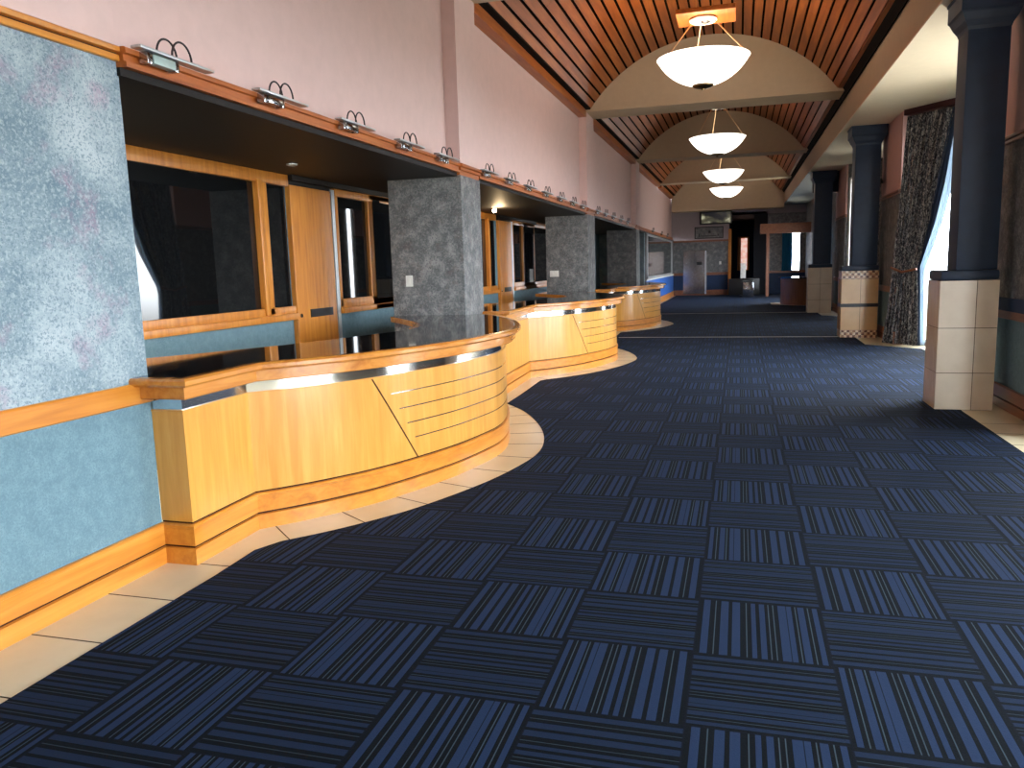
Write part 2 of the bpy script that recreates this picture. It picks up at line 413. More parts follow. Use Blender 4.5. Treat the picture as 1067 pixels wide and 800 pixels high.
# ------------------------------------------------------------------ left wall
def layers(side, path, t, pink='pink', paper='paper', base='rail', railm='rail', top=ZC, ledge=True):
    b = nb(); sweep(b, path, [(-t, 0), (0, 0), (0, .9), (-t, .9)]); struct('wall_'+side, b, 'tealpaper')
    b = nb(); sweep(b, path, [(-t, .9), (0, .9), (0, 2.55), (-t, 2.55)]); struct('wall_'+side, b, paper)
    b = nb(); sweep(b, path, [(-t, 2.55), (0, 2.55), (0, top), (-t, top)]); struct('wall_'+side, b, pink)
    b = nb(); sweep(b, path, [(-.01, 0), (.02, 0), (.02, .084), (.006, .088), (.006, .098), (.02, .102), (.02, .198), (.026, .201), (.026, .212), (.016, .219), (-.01, .219)],
                    [0, 0, 0, 1, 0, 0, 0, 0, 0, 0, 0]); struct('baseboard_'+side, b, [base, 'groove'], smooth=True)
    b = nb(); sweep(b, path, [(-.01, .86), (.016, .86), (.022, .866), (.022, .955), (.014, .965), (-.01, .965)]); struct('trim_1', b, railm, smooth=True)
    if ledge:
        b = nb(); sweep(b, path, [(-.01, 2.515), (.018, 2.515), (.022, 2.52), (.022, 2.543), (.010, 2.547), (.010, 2.553), (.028, 2.557), (.03, 2.562), (.03, 2.58), (.02, 2.586), (-.01, 2.586)],
                        [0, 0, 0, 0, 1, 0, 0, 0, 0, 0, 0]); struct('trim_2', b, [railm, 'groove'], smooth=True)
layers('left', [(WX, YB), (WX, -.091)], .78, top=4.6)
# pink wall above the wooden ledge, with flat pilasters over the pillars
b = nb(); box(b, WX-.3, WX-.085, -.1, YE, 2.584, 4.6); struct('wall_left', b, 'pink')
for y0, y1 in PIL:
    b = nb(); box(b, WX-.085, PFX, y0, y1, 2.588, 4.4); struct('wall_left', b, 'pink')
# ledge
prof = [(-.1, 2.488), (.06, 2.488), (.06, 2.512), (.045, 2.516), (.045, 2.548), (.062, 2.553), (.062, 2.577), (.05, 2.583), (-.1, 2.583)]
for y0, y1 in ((-.1, PIL[0][0]), (PIL[0][1], PIL[1][0]), (PIL[1][1], PIL[2][0]), (PIL[2][1], 32.6)):
    b = nb(); sweep(b, [(WX, y0), (WX, y1)], prof); struct('trim_3', b, 'ledge', smooth=True)
for y0, y1 in PIL:
    b = nb(); sweep(b, [(WX, y0), (WX, y1)], [(-.1, 2.465), (.05, 2.465), (.05, 2.512), (.066, 2.518), (.066, 2.54), (.06, 2.545), (.085, 2.555), (.085, 2.58), (.07, 2.586), (-.1, 2.586)]); struct('trim_3', b, 'ledge', smooth=True)
# soffit and the wall behind the counters
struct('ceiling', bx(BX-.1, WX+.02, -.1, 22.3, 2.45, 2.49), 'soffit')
struct('wall_left', bx(BX-.2, BX, -.1, 22.3, 0, 2.5), 'tealpaper')
struct('wall_left', bx(BX-.1, WX-.02, 22.2, 22.4, 0, 2.5), 'paper')

wn = [0]
def bar(b, y0, y1, z0, z1, d=.05, x=BX): box(b, x, x+d, y0, y1, z0, z1)
def window(parts, panes, z0, z1):
    wn[0] += 1
    b = nb()
    for p in parts: bar(b, *p)
    o = struct('window_%d' % wn[0], b, 'frame', smooth=True, bev=.006)
    for y0, y1 in panes:
        e = .046 if y1-y0 > 2 else 0            # the widest pane is angled in its frame to shift what it reflects
        b = nb(); prism(b, [(BX+.008+e, y0), (BX+.016+e, y0), (BX+.016, y1), (BX+.008, y1)], z0, z1); struct('pane', b, 'pane', o)
for i, dy in enumerate((0, 7.0, 14.1)):
    q0 = .25 if i == 0 else -1.55
    window([(q0+dy, 3.68+dy, 2.34, 2.45, .06), (q0+dy, 3.68+dy, 1.03, 1.09, .09), (q0+dy, 3.68+dy, 1.085, 1.165, .055), (q0+dy, q0+.1+dy, 1.1, 2.36, .055),
            (3.13+dy, 3.2+dy, 1.1, 2.36, .075), (3.2+dy, 3.3+dy, 1.1, 2.36, .055)], [(q0+.1+dy, 3.13+dy), (3.3+dy, 3.66+dy)], 1.16, 2.35)
    d2 = dy*1.022
    o = struct('door_%d' % (i+1), bx(BX, BX+.055, 3.70+d2, 4.52+d2, .02, 2.36), 'frame', bev=.004)
    struct('letter_slot', bx(BX+.055, BX+.062, 3.95+d2, 4.42+d2, 1.03, 1.115), 'black', o)
    b = nb(); tube(b, [(BX+.055, 3.76+d2, 1.06), (BX+.066, 3.76+d2, 1.06)], .02, 10); struct('lock', b, 'steel', o)
    b = nb(); box(b, BX, BX+.06, 4.53+d2, 4.6+d2, .02, 2.38); struct('trim_4', b, 'silver')
    e = 4.62+d2; g = 5.42+d2; h = 6.35+d2
    window([(e, h, 2.32, 2.40, .06), (e, h, 1.03, 1.09, .09), (e, h, 1.085, 1.19, .055), (e, e+.06, 1.1, 2.36, .055), (g, g+.08, 1.15, 2.36, .055), (g+.09, g+.17, 1.15, 2.36, .055), (h-.06, h, 1.1, 2.36, .055)],
           [(e+.06, g), (g+.17, h-.06)], 1.18, 2.34)

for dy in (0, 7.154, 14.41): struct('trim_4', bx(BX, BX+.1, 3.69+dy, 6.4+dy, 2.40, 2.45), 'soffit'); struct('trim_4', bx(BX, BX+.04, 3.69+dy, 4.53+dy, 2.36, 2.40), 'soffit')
# pillars
PLAB = ['nearest square grey mottled pillar rising from the first counter, single switch plate', 'second square grey mottled pillar with a double switch plate', 'farthest grey mottled pillar on the left, beyond the last counter']
for (y0, y1), lab in zip(PIL, PLAB):
    o = obj('pillar', bx(PBX, PFX, y0, y1, 0, 2.464), 'pillarpaper', smooth=True, bev=.008); tag(o, lab, 'pillar', 'grey wallpapered pillars between the counters')
def plate(x0, x1, y, z0, z1, lab, rock, col='white'):
    t = thing('switch_plate', lab, 'light switch', ((x0+x1)/2, y, (z0+z1)/2))
    obj('plate', bx(x0, x1, y-.012, y, z0, z1), col, t, bev=.003)
    for a, c in rock: obj('rocker', bx(a, c, y-.018, y-.011, z0+.03, z1-.03), col, t, bev=.002)
plate(-3.355, -3.275, PIL[0][0], 1.31, 1.43, 'small white switch plate on the nearest grey pillar', [(-3.33, -3.30)])
plate(-3.45, -3.27, PIL[1][0], 1.28, 1.4, 'double white switch plate on the second grey pillar', [(-3.43, -3.38), (-3.34, -3.29)])

# clip lamps on the ledge
def clip_lamp(y, lab):
    t = thing('strip_lamp', lab, 'lamp', (WX+.07, y, 2.53), 'clip-on strip lamps along the wooden ledge')
    b = nb(); box(b, WX+.066, WX+.126, y-.13, y+.43, 2.578, 2.592); obj('bar', b, 'silver', t, bev=.003)
    b = nb(); box(b, WX+.064, WX+.115, y-.03, y+.13, 2.525, 2.57); obj('clamp', b, 'aqua' if y < .5 else 'steel', t, bev=.006)
    obj('bracket', bx(WX+.062, WX+.11, y-.07, y-.03, 2.52, 2.577), 'steel', t, bev=.004); obj('bracket', bx(WX+.062, WX+.11, y+.13, y+.16, 2.52, 2.577), 'steel', t, bev=.004)
    obj('mounting_strap', bx(WX-.084, WX+.07, y+.03, y+.06, 2.5845, 2.590), 'steel', t)
    for dx, d in ((.085, 0), (.115, .075)):
        pts = [(WX+dx, y+.03+d+.075*(1-math.cos(a)), 2.59+.085*math.sin(a)) for a in [PI*i/12 for i in range(13)]]
        b = nb(); tube(b, pts, .0055, 6); obj('cable', b, 'cable', t)
ORD = ['first', 'second', 'third', 'fourth', 'fifth', 'sixth', 'seventh', 'eighth', 'ninth', 'tenth', 'eleventh', 'twelfth', 'thirteenth', 'fourteenth', 'fifteenth', 'sixteenth', 'seventeenth', 'eighteenth', 'nineteenth', 'twentieth']
for i, y in enumerate((.06, 1.05, 2.07, 3.1, 4.02, 5.42, 6.36, 7.31, 8.33, 9.33, 10.34, 11.25, 12.85, 13.87, 14.97, 16.2, 17.44, 23.7, 26.8, 29.3)):
    clip_lamp(y, '%s wire-looped metal strip lamp from the near end of the wooden ledge' % ORD[i])

# downlights under the soffit
def downlight(x, y, lit, lab):
    t = thing('downlight', lab, 'ceiling light', (x, y, 2.45), None)
    b = nb(); lathe(b, [(.0, 0), (.05, 0), (.05, -.012), (.035, -.016), (.03, -.004), (0, -.004)], (x, y, 2.45), 20); obj('rim', b, 'silver' if not lit else 'brass', t)
    b = nb(); lathe(b, [(0, -.005), (.02, -.008), (.034, -.035), (.024, -.06), (0, -.068)] if lit else [(0, -.005), (.028, -.006), (.02, -.013), (0, -.015)], (x, y, 2.45), 20); obj('bulb', b, 'bulb' if lit else 'silver', t)
downlight(-3.70, 9.15, True, 'glowing bulb under the dark soffit above the middle counter')
downlight(-3.68, 3.0, False, 'small unlit downlight in the dark soffit above the nearest counter')
la = bpy.data.lights.new('downlight_lamp', 'POINT'); la.energy = 18; la.color = (1, .72, .40); la.shadow_soft_size = .05
lo_ = bpy.data.objects.new('downlight_lamp', la); C.objects.link(lo_); lo_.location = (-3.62, 9.2, 2.26)

# ------------------------------------------------------------------ vaulted ceiling
VX, VR, VZ = -.42, 2.69, 2.84
AM = math.radians(54.6)
b = nb()
arc = [(VX+(VR+.06)*math.sin(a), VZ+(VR+.06)*math.cos(a)) for a in [AM*1.06*(-1+2*i/36) for i in range(37)]]
arc2 = [(VX+(VR+.12)*math.sin(a), VZ+(VR+.12)*math.cos(a)) for a in [AM*1.06*(-1+2*i/36) for i in range(37)]]
for i in range(36):
    extrude_xz(b, [arc[i], arc[i+1], arc2[i+1], arc2[i]], YB, YE)
ce = struct('ceiling', b, 'darkgap')
b = nb(); NS = 31
for i in range(NS):
    a0 = -AM+2*AM*(i+.11)/NS; a1 = -AM+2*AM*(i+.89)/NS; am = (a0+a1)/2
    P = [(VX+r*math.sin(a), VZ+r*math.cos(a)) for r, a in ((VR, a0), (VR, a1), (VR+.02, a1), (VR+.02, a0))]
    ys = [YB] + sorted(random.uniform(YB+1, YE-1) for _ in range(9)) + [YE]
    for ya, yb in zip(ys, ys[1:]): extrude_xz(b, P, ya+.002, yb-.002)
box(b, VX+2.2, VX+2.3, YB, 32.59, 4.405, 4.42); struct('slats', b, 'slat', ce)
LUN = [(-2.4, -1.8), (4.72, 5.3), (11.98, 12.72), (19.6, 20.25), (26.7, 27.3)]
for y0, y1 in LUN:
    b = nb()
    P = [(VX+(VR+.001)*math.sin(a), VZ+(VR+.001)*math.cos(a)) for a in [AM*(-1+2*i/40) for i in range(41)]]
    P = [(WX, 4.42)] + P + [(XR, 4.42)] + [(XR, 4.36), (WX, 4.36)]
    extrude_xz(b, P, y0, y1)
    box(b, WX+.02, XR, y0-.03, y0+.001, 4.36, 4.425); box(b, WX+.02, XR, y1-.001, y1+.03, 4.36, 4.425)
    struct('trim_5', b, 'taupe')
b = nb()
P = [(VX+(VR+.001)*math.sin(a), VZ+(VR+.001)*math.cos(a)) for a in [AM*(-1+2*i/40) for i in range(41)]]
extrude_xz(b, [(WX, 4.42)]+P+[(XR, 4.42), (XR, 3.7), (WX, 3.7)], 32.6, YE); struct('trim_5', b, 'taupe')
# wooden fascia between the arches, cream fascia beam and flat ceiling on the right
yy = [YB]+[v for l in LUN for v in l]+[32.6]
for y0, y1 in zip(yy[::2], yy[1::2]):
    b = nb(); box(b, WX-.085, WX+.06, y0, y1, 4.27, 4.4); struct('trim_6', b, 'ledge')
    b = nb(); box(b, WX, VX-2.2+.03, y0, y1, 4.4, 4.6); box(b, VX+2.17, XR+.02, y0, y1, 4.47, 4.6); struct('trim_6', b, 'darkgap')
struct('trim_7', bx(XR, XR+.14, YB, YE, ZC+.02, 4.62), 'taupe')
struct('ceiling', bx(XR, 4.7, YB, 20.2, ZC, ZC+.02), 'cream'); struct('ceiling', bx(XR, 4.7, 20.2, YE+.2, ZC, ZC+.02), 'navy'); struct('trim_7', bx(XR+.14, 2.9, 20.55, 20.8, 3.3, ZC), 'navy')

# ------------------------------------------------------------------ columns on the right
def tiles_box(b, x0, x1, y0, y1, zs, xs):
    g = .003
    for za, zb in zip(zs, zs[1:]):
        for xa, xb in zip(xs, xs[1:]):
            box(b, xa+g, xb-g, y0, y0+.02, za+g, zb-g); box(b, xa+g, xb-g, y1-.02, y1, za+g, zb-g)
        for x in (x0, x1-.02):
            for ya, yb in ((y0+.0005, y0+.13), (y0+.13, y1-.0005)): box(b, x-(.0005 if x == x0 else -.0005), x+.02, ya+g, yb-g, za+g, zb-g)
def column(y, lab, kind, x1=2.485, s0=2.125, s1=2.475):
    x0 = 1.985; y0, y1 = y, y+.5
    t = thing('column', lab, 'column', (2.23, y+.25, 0), 'dark square columns along the right side')
    if kind == 'cream':
        obj('base_core', bx(x0+.006, x1-.006, y0+.006, y1-.006, 0, 1.24), 'grout', t)
        b = nb(); tiles_box(b, x0, x1, y0, y1, [0, .36, .79, 1.24], [x0, x0+.315, x1]); obj('base_tiles', b, 'cream_tile', t)
    else:
        obj('base_core', bx(x0+.006, x1-.006, y0+.006, y1-.006, 0, 1.24), 'grout', t)
        b = nb(); tiles_box(b, x0, x1, y0, y1, [.14, .575], [x0, x0+.33, x1]); tiles_box(b, x0, x1, y0, y1, [.635, 1.09], [x0, x0+.33, x1]); obj('base_tiles', b, 'tan_tile', t)
        obj('dark_band', bx(x0-.012, x1+.012, y0-.012, y1+.012, .575, .635), 'black', t)
        for z0, z1 in ((0, .14), (1.09, 1.24)): obj('mosaic_band', bx(x0, x1, y0, y1, z0, z1), 'mosaic', t)
    obj('ledge', bx(x0-.0, x1-.0, y0+.0, y1-.0, 1.24, 1.335), 'navy', t, bev=.03)
    obj('shaft', bx(s0, s1, y0+.065, y0+.065+s1-s0, 1.335, 3.56), 'navy', t, bev=.008)
    b = nb(); cx, cyy = (s0+s1)/2, y+.065+(s1-s0)/2; e_ = (s1-s0)/2-.175
    prof = [(.176, 3.5), (.185, 3.53), (.215, 3.58), (.24, 3.64), (.255, 3.66), (.255, 3.80), (.265, 3.805), (.265, ZC-.001)]
    rg = []
    for h, z in prof: rg.append([b.verts.new((cx+sx*(h+e_), cyy+sy_*(h+e_), z)) for sx, sy_ in ((-1, -1), (1, -1), (1, 1), (-1, 1))])
    for i in range(len(rg)-1):
        for j in range(4): b.faces.new((rg[i][j], rg[i][(j+1) % 4], rg[i+1][(j+1) % 4], rg[i+1][j]))
    b.faces.new(rg[0][::-1]); b.faces.new(rg[-1]); obj('capital', b, 'navy', t, smooth=False)
column(4.95, 'nearest dark navy column on a cream tiled base at the right', 'cream')
column(12.5, 'second dark navy column on a tan tiled base with mosaic bands', 'mosaic', 2.62, 2.16, 2.59)
column(20.0, 'farthest dark navy column on a cream tiled base', 'cream', 2.6, 2.11, 2.56)

# ------------------------------------------------------------------ right wall: pilasters and bay windows
XW = 3.8
bays = [(-6.2, 3.65, (.1, .9), (2.4, 4.9)), (5.6, 11.25, (.12, .86), (1.45, 3.25)), (13.1, 18.8, (.02, .24), (.9, 1.6))]
pilx = [(3.65, 5.6, 2.62), (11.25, 13.1, 2.70), (18.8, 20.9, 2.75)]
pt = nb
for y0, y1, x in pilx:
    layers('right', [(2.95, y1), (x, y1), (x, y0), (2.95 if y0 < 15 else 2.79, y0)], .12, pink='pinkd', paper='pillarpaper', base='redwood', railm='redwood')
layers('right', [(2.62, -6.2), (2.62, YB)], .12, pink='pinkd', paper='paper', base='redwood', railm='redwood')
zs0, zs1 = .06, 3.5
portals = []
def bay_wall(a, c, op, w):
    """wall from a to c (room on the right-hand side), opening between distances op"""
    A, Bv = Vector(a), Vector(c); d = (Bv-A).normalized(); L = (Bv-A).length
    P = lambda s: tuple(A+d*s)
    for z0, z1, s0, s1 in ((0, zs0, 0, L), (zs1, ZC+.05, 0, L), (zs0, zs1, 0, op[0]), (zs0, zs1, op[1], L)):
        if s1-s0 < .01: continue
        b = nb(); sweep(b, [P(s0), P(s1)], [(-.12, z0), (0, z0), (0, z1), (-.12, z1)]); struct('wall_right', b, 'pillarpaper')
    b = nb(); s0, s1 = op; f = .05
    nmul = max(1, round((s1-s0)/1.1))
    for i in range(nmul+1):
        s = s0+(s1-s0-f)*i/nmul; sweep(b, [P(s), P(s+f)], [(-.09, zs0), (-.03, zs0), (-.03, zs1), (-.09, zs1)])
    for z in (zs0, zs1-f): sweep(b, [P(s0), P(s1)], [(-.09, z), (-.03, z), (-.03, z+f), (-.09, z+f)])
    wn[0] += 1; struct('window_%d' % wn[0], b, 'white')
    n = Vector((d.y, -d.x)); mid = A+d*(s0+s1)/2-n*.16
    portals.append((mid, n, s1-s0))
for y0, y1, oa, ob in bays:
    a, c, d_, e = (2.92 if y0 < 12 else 2.79, y1), (XW, y1-1.17), (XW, y0+1.17), (2.92, y0)
    bay_wall(a, c, oa, 0); bay_wall(c, d_, ob, 0); bay_wall(d_, e, (.1, 1.36) if y0 < 10 else (.5, .9), 0)
# beyond the last column: wall with one window, enlarged to light the far carpet
struct('wall_right', bx(2.9, 3.05, 20.9, 23.6, 0, ZC), 'pillarpaper'); struct('wall_right', bx(2.9, 3.05, 28.4, YE+.1, 0, ZC), 'pillarpaper')
struct('wall_right', bx(2.9, 3.05, 23.6, 28.4, 0, .5), 'pillarpaper'); struct('wall_right', bx(2.9, 3.05, 23.6, 28.4, 2.6, ZC), 'pillarpaper')
wn[0] += 1; b = nb()
for y in (23.6, 25.2, 26.75, 28.34): box(b, 2.93, 2.99, y, y+.06, .5, 2.6)
box(b, 2.93, 2.99, 23.6, 28.4, .5, .56); box(b, 2.93, 2.99, 23.6, 28.4, 2.54, 2.6); struct('window_%d' % wn[0], b, 'white')
portals.append((Vector((3.1, 26.0)), Vector((-1, 0)), 4.8))
struct('wall_back', bx(-4.4, 4.6, YB-.2, YB, 0, 5.8), 'pink')

# curtains
D0, Dd, Dn = Vector((2.88, 11.22)), Vector((.6, -.8)), Vector((-.8, -.6))
def lerp(kn, z):
    for (z0, v0), (z1, v1) in zip(kn, kn[1:]):
        if z <= z1 or (z1, v1) == kn[-1]:
            t = (z-z0)/(z1-z0); t = max(0, min(1, t)); return v0+(v1-v0)*t
def drape(name, left, right, z0, z1, folds, amp, off, mat, parent, D0=D0, Dd=Dd, Dn=Dn, nu=90, nv=60):
    b = nb(); rows = []
    for j in range(nv+1):
        z = z0+(z1-z0)*j/nv; l, r = lerp(left, z), lerp(right, z); row = []
        for i in range(nu+1):
            u = i/nu; s = l+(r-l)*u
            o = off+amp*math.sin(2*PI*folds*u+.5*math.sin(z*1.3))+amp*.4*math.sin(2*PI*folds*2.3*u+1+z*.4)
            p = D0+Dd*s+Dn*o; row.append(b.verts.new((p.x, p.y, z)))
        rows.append(row)
    for j in range(nv):
        for i in range(nu): b.faces.new((rows[j][i], rows[j][i+1], rows[j+1][i+1], rows[j+1][i]))
    o = obj(name, b, mat, parent); md = o.modifiers.new('thickness', 'SOLIDIFY'); md.thickness = .006
    return o
t = thing('curtain', 'tall black and silver brocade curtain tied back beside the second column', 'curtain', (D0.x+.2, D0.y-.2, 0))
drape('drape', [(0, -.38), (.62, -.27), (1.3, -.2), (2.5, -.12), (3.74, -.04)], [(0, .34), (.6, .32), (1.3, .27), (2.0, .45), (2.6, .56), (3.72, .80)], .015, 3.72, 8, .035, .12, 'curtain', t)
drape('lining', [(0, .30), (1.2, .24), (1.3, .22), (2.0, .40), (2.6, .52), (3.74, .77)], [(0, .36), (1.2, .30), (1.3, .29), (2.0, .54), (2.6, .68), (3.74, .86)], .015, 3.72, 2, .012, .085, 'lining_cloth', t, nu=24)
b = nb(); p0 = D0+Dd*(-.22)+Dn*.17; p1 = D0+Dd*.30+Dn*.17; tube(b, [(p0.x, p0.y, 1.3), ((p0.x+p1.x)/2-.02, (p0.y+p1.y)/2, 1.22), (p1.x, p1.y, 1.27)], .02, 8); obj('tieback', b, 'redwood', t)
t = thing('sheer_curtain', 'pale blue sheer curtain swept aside behind the brocade curtain', 'curtain', (D0.x+.5, D0.y-.6, 0))
drape('sheer', [(0, .2), (1.2, .18), (1.3, .18), (2.0, .3), (3.7, .6)], [(0, .40), (1.15, .34), (1.3, .36), (2.0, .64), (2.6, .80), (3.7, .90)], .02, 3.7, 5, .015, .04, 'sheer', t, nu=50)
b = nb(); q = [D0+Dd*(-.06)+Dn*.16, D0+Dd*1.42+Dn*.16]
sweep(b, [tuple(q[0]), tuple(q[1])], [(-.14, 3.74), (.03, 3.74), (.03, ZC-.002), (-.14, ZC-.002)]); tag(obj('curtain_pelmet', b, 'mauve'), 'dark maroon pelmet above the brocade curtain', 'pelmet')
t = thing('curtain', 'dark brocade curtain on the far side of the bright window, behind the nearest column', 'curtain', (3.4, 10.3, 0))
drape('drape', [(0, .98), (3.7, .98)], [(0, 1.38), (3.7, 1.38)], .02, 3.72, 5, .025, .07, 'curtain', t, nu=50, nv=8)
# far bay curtain
D1 = Vector((2.79, 23.3))
t = thing('curtain', 'teal blue curtain hanging far off just behind the last column', 'curtain', (2.79, 23.3, 0))
drape('drape', [(0, .0), (3.7, .0)], [(0, 1.1), (3.7, 1.1)], .02, 3.0, 6, .03, .03, 'teal_cloth', t, D0=D1, Dd=Vector((0, 1)), Dn=Vector((-1, 0)), nu=50, nv=12)
for y0, y1, lab in ((8.65, 9.95, 'dark brocade curtain inside the bay window, mirrored in the nearest dark pane'), (13.2, 14.3, 'dark brocade curtain half hidden behind the second column'), (16.4, 17.6, 'dark brocade curtain across the window between second and last columns')):
    DA = Vector((2.9, y1)); t = thing('curtain', lab, 'curtain', (2.9, y1, 0))
    drape('drape', [(0, 0), (3.7, 0)], [(0, y1-y0), (3.7, y1-y0)], .02, 3.75, 10, .03, -.42, 'curtain', t, D0=DA, Dd=Vector((0, -1)), Dn=Vector((-1, 0)), nu=80, nv=8)

# ------------------------------------------------------------------ pendants
PX = -.38
for y, lab in ((8.65, 'nearest glowing white bowl pendant under the slatted vault, below a wood block'), (16.25, 'second glowing white bowl pendant from the camera'), (23.5, 'third glowing white bowl pendant from the camera'), (29.6, 'farthest and smallest glowing white bowl pendant')):
    zr = 4.33; R = .635; top = 4.83 if y < 10 else 5.0
    t = thing('bowl_pendant', lab, 'pendant light', (PX, y, top), 'bowl pendants hanging in a row under the vault')
    SR = (R*R+.37*.37)/.74; AB = math.asin(R/SR); prof = [(SR*math.sin(a), zr-.37+SR*(1-math.cos(a))) for a in [AB*i/14 for i in range(15)]]
    prof = [(r, z) for r, z in prof]; inner = [(r*.97, z+.015) for r, z in prof[::-1]]
    b = nb(); lathe(b, prof+[(R+.012, zr+.012), (R*.98, zr+.02)]+inner, (PX, y, 0), 56); obj('bowl', b, 'bowl', t)
    b = nb(); lathe(b, [(0, -.055), (.02, -.05), (.028, -.03), (.05, -.022), (.11, -.014), (.145, .004), (.15, .024), (.12, .03), (0, .034)], (PX, y, zr-.375), 28); obj('finial', b, 'brass', t)
    b = nb(); lathe(b, [(0, .0), (.17, .0), (.19, .015), (.19, .03), (.15, .045), (0, .045)], (PX, y, top), 32); obj('canopy', b, 'white', t)
    b = nb(); lathe(b, [(0, -.03), (.05, -.02), (.075, .001), (0, .001)], (PX+.03, y, top), 16); obj('canopy_boss', b, 'black', t)
    for a in (PI*.5+.25, PI*.5+.25+2*PI/3, PI*.5+.25+4*PI/3):
        b = nb(); tube(b, [(PX+.15*math.cos(a), y+.15*math.sin(a), top+.01), (PX+.60*math.cos(a), y+.60*math.sin(a), zr+.02)], .008, 6); obj('rod', b, 'goldrod', t)
        b = nb(); lathe(b, [(0, -.03), (.018, -.025), (.022, 0), (.014, .03), (0, .035)], (PX+.605*math.cos(a), y+.605*math.sin(a), zr+.01), 10); obj('clip', b, 'brass', t)
    b = nb(); box(b, PX-.36, PX+.44, y-.33, y+.33, top+.045, top+.11); obj('mounting_block', b, 'slat', t, bev=.006)
    b = nb()
    for dx in (-.1, .12): tube(b, [(PX+dx, y, top+.1), (PX+dx, y, VZ+VR-.01)], .008, 6)
    obj('stem', b, 'goldrod', t)
    la = bpy.data.lights.new('pendant_lamp', 'POINT'); la.energy = 56 if y < 10 else (10 if y < 25 else 24); la.color = (1, .80, .58); la.shadow_soft_size = .12
    o = bpy.data.objects.new('pendant_lamp', la); C.objects.link(o); o.location = (PX, y, zr+.06)

# ------------------------------------------------------------------ far end
b = nb(); box(b, -4.4, -.3, YE, YE+.15, 2.42, 5.8); box(b, -.3, 3, YE, YE+.15, 3.5, 5.8); struct('wall_end', b, 'endpaint')
struct('wall_end', bx(-4.4, -.3, YE, YE+.15, .95, 2.42), 'pillarpaper'); struct('wall_end', bx(-4.4, -.3, YE, YE+.15, 0, .95), 'navydado')
struct('trim_8', bx(-2.76, -.3, YE-.02, YE, .9, 1.02), 'redwood'); struct('trim_8', bx(-2.76, -.3, YE-.02, YE, 2.38, 2.46), 'redwood')
struct('baseboard_end', bx(-2.76, -.3, YE-.025, YE, 0, .24), 'redwood')
struct('trim_9', bx(-.33, -.2, YE-.06, YE+.16, 0, 2.9), 'rail')
# left wall past the last pillar: blue dado, white line, tinted glass panel
struct('wall_left', bx(BX-.1, WX, 22.4, YE, 0, .93), 'bluedado'); struct('wall_left', bx(BX-.1, WX, 22.4, YE, .93, 2.5), 'pillarpaper')
struct('trim_8', bx(WX, WX+.03, 22.4, YE, .93, .99), 'white'); struct('baseboard_left', bx(WX, WX+.025, 22.4, YE, 0, .22), 'rail')
t = thing('glass_panel', 'large silver framed tinted glass panel on the far left wall above blue dado', 'glass panel', (WX, 27.5, 1.0))
b = nb(); box(b, WX, WX+.04, 22.5, 22.75, 1.0, 2.44); box(b, WX, WX+.04, 32.2, 32.4, 1.0, 2.44); box(b, WX, WX+.04, 22.5, 32.4, 1.0, 1.07); box(b, WX, WX+.04, 22.5, 32.4, 2.38, 2.44); obj('frame', b, 'silver', t)
obj('glass', bx(WX+.005, WX+.015, 22.75, 32.2, 1.07, 2.38), 'mirrorglass', t)
# stainless door
o = struct('door_4', bx(-2.3, -1.3, YE-.04, YE, .06, 2.0), 'steel', bev=.006)
struct('door_seam', bx(-1.79, -1.78, YE-.043, YE-.039, .06, 2.0), 'black', o); struct('door_plate', bx(-1.70, -1.47, YE-.05, YE-.039, 1.36, 1.5), 'black', o)
struct('door_frame', bx(-1.34, -1.27, YE-.05, YE-.001, .06, 1.95), 'silver', o)
t = thing('television', 'screen showing a pale blurry picture mounted high on the end wall', 'television', (-.87, YE, 3.4))
obj('housing', bx(-1.58, -.18, YE-.1, YE-.001, 3.13, 3.695), 'black', t, bev=.01); obj('screen', bx(-1.50, -.24, YE-.106, YE-.1, 3.19, 3.66), 'screen', t)
t = thing('framed_print', 'long framed grey print below the screen on the end wall', 'picture', (-1.3, YE, 2.8))
b = nb(); box(b, -1.8, -.55, YE-.03, YE-.001, 2.52, 2.56); box(b, -1.8, -.55, YE-.03, YE-.001, 3.0, 3.04); box(b, -1.8, -1.76, YE-.03, YE-.001, 2.52, 3.04); box(b, -.59, -.55, YE-.03, YE-.001, 2.52, 3.04); obj('frame', b, 'black', t)
obj('print', bx(-1.76, -.59, YE-.015, YE-.002, 2.56, 3.0), 'pillarpaper', t)
b = nb()
for x0, x1, z0, z1 in ((-1.55, -.85, 2.62, 2.65), (-1.2, -1.1, 2.76, 2.86), (-1.62, -1.58, 2.6, 2.75), (-.8, -.76, 2.62, 2.72)): box(b, x0, x1, YE-.018, YE-.0145, z0, z1)
obj('print_marks', b, 'black', t)
plate(-.72, -.63, YE, 1.36, 1.5, 'small pale switch plate on the far end wall', [(-.69, -.66)])
# dark room beyond the opening
struct('wall_end', bx(-.6, 1.3, 39, 39.2, 0, 4), 'navydado'); struct('wall_end', bx(-.5, -.35, YE+.15, 39, 0, 4), 'navydado')
struct('ceiling', bx(-.5, 1.3, YE, 39.2, 3.5, 3.6), 'soffit'); struct('wall_end', bx(1.15, 1.3, YE+.1, 39, 0, 3.6), 'navydado')
wn[0] += 1
o = struct('window_%d' % wn[0], bx(.05, .62, 38.9, 39, 1.0, 2.7), 'frame'); struct('lit_pane', bx(.22, .52, 38.88, 38.9, 1.05, 2.62), 'glow', o)
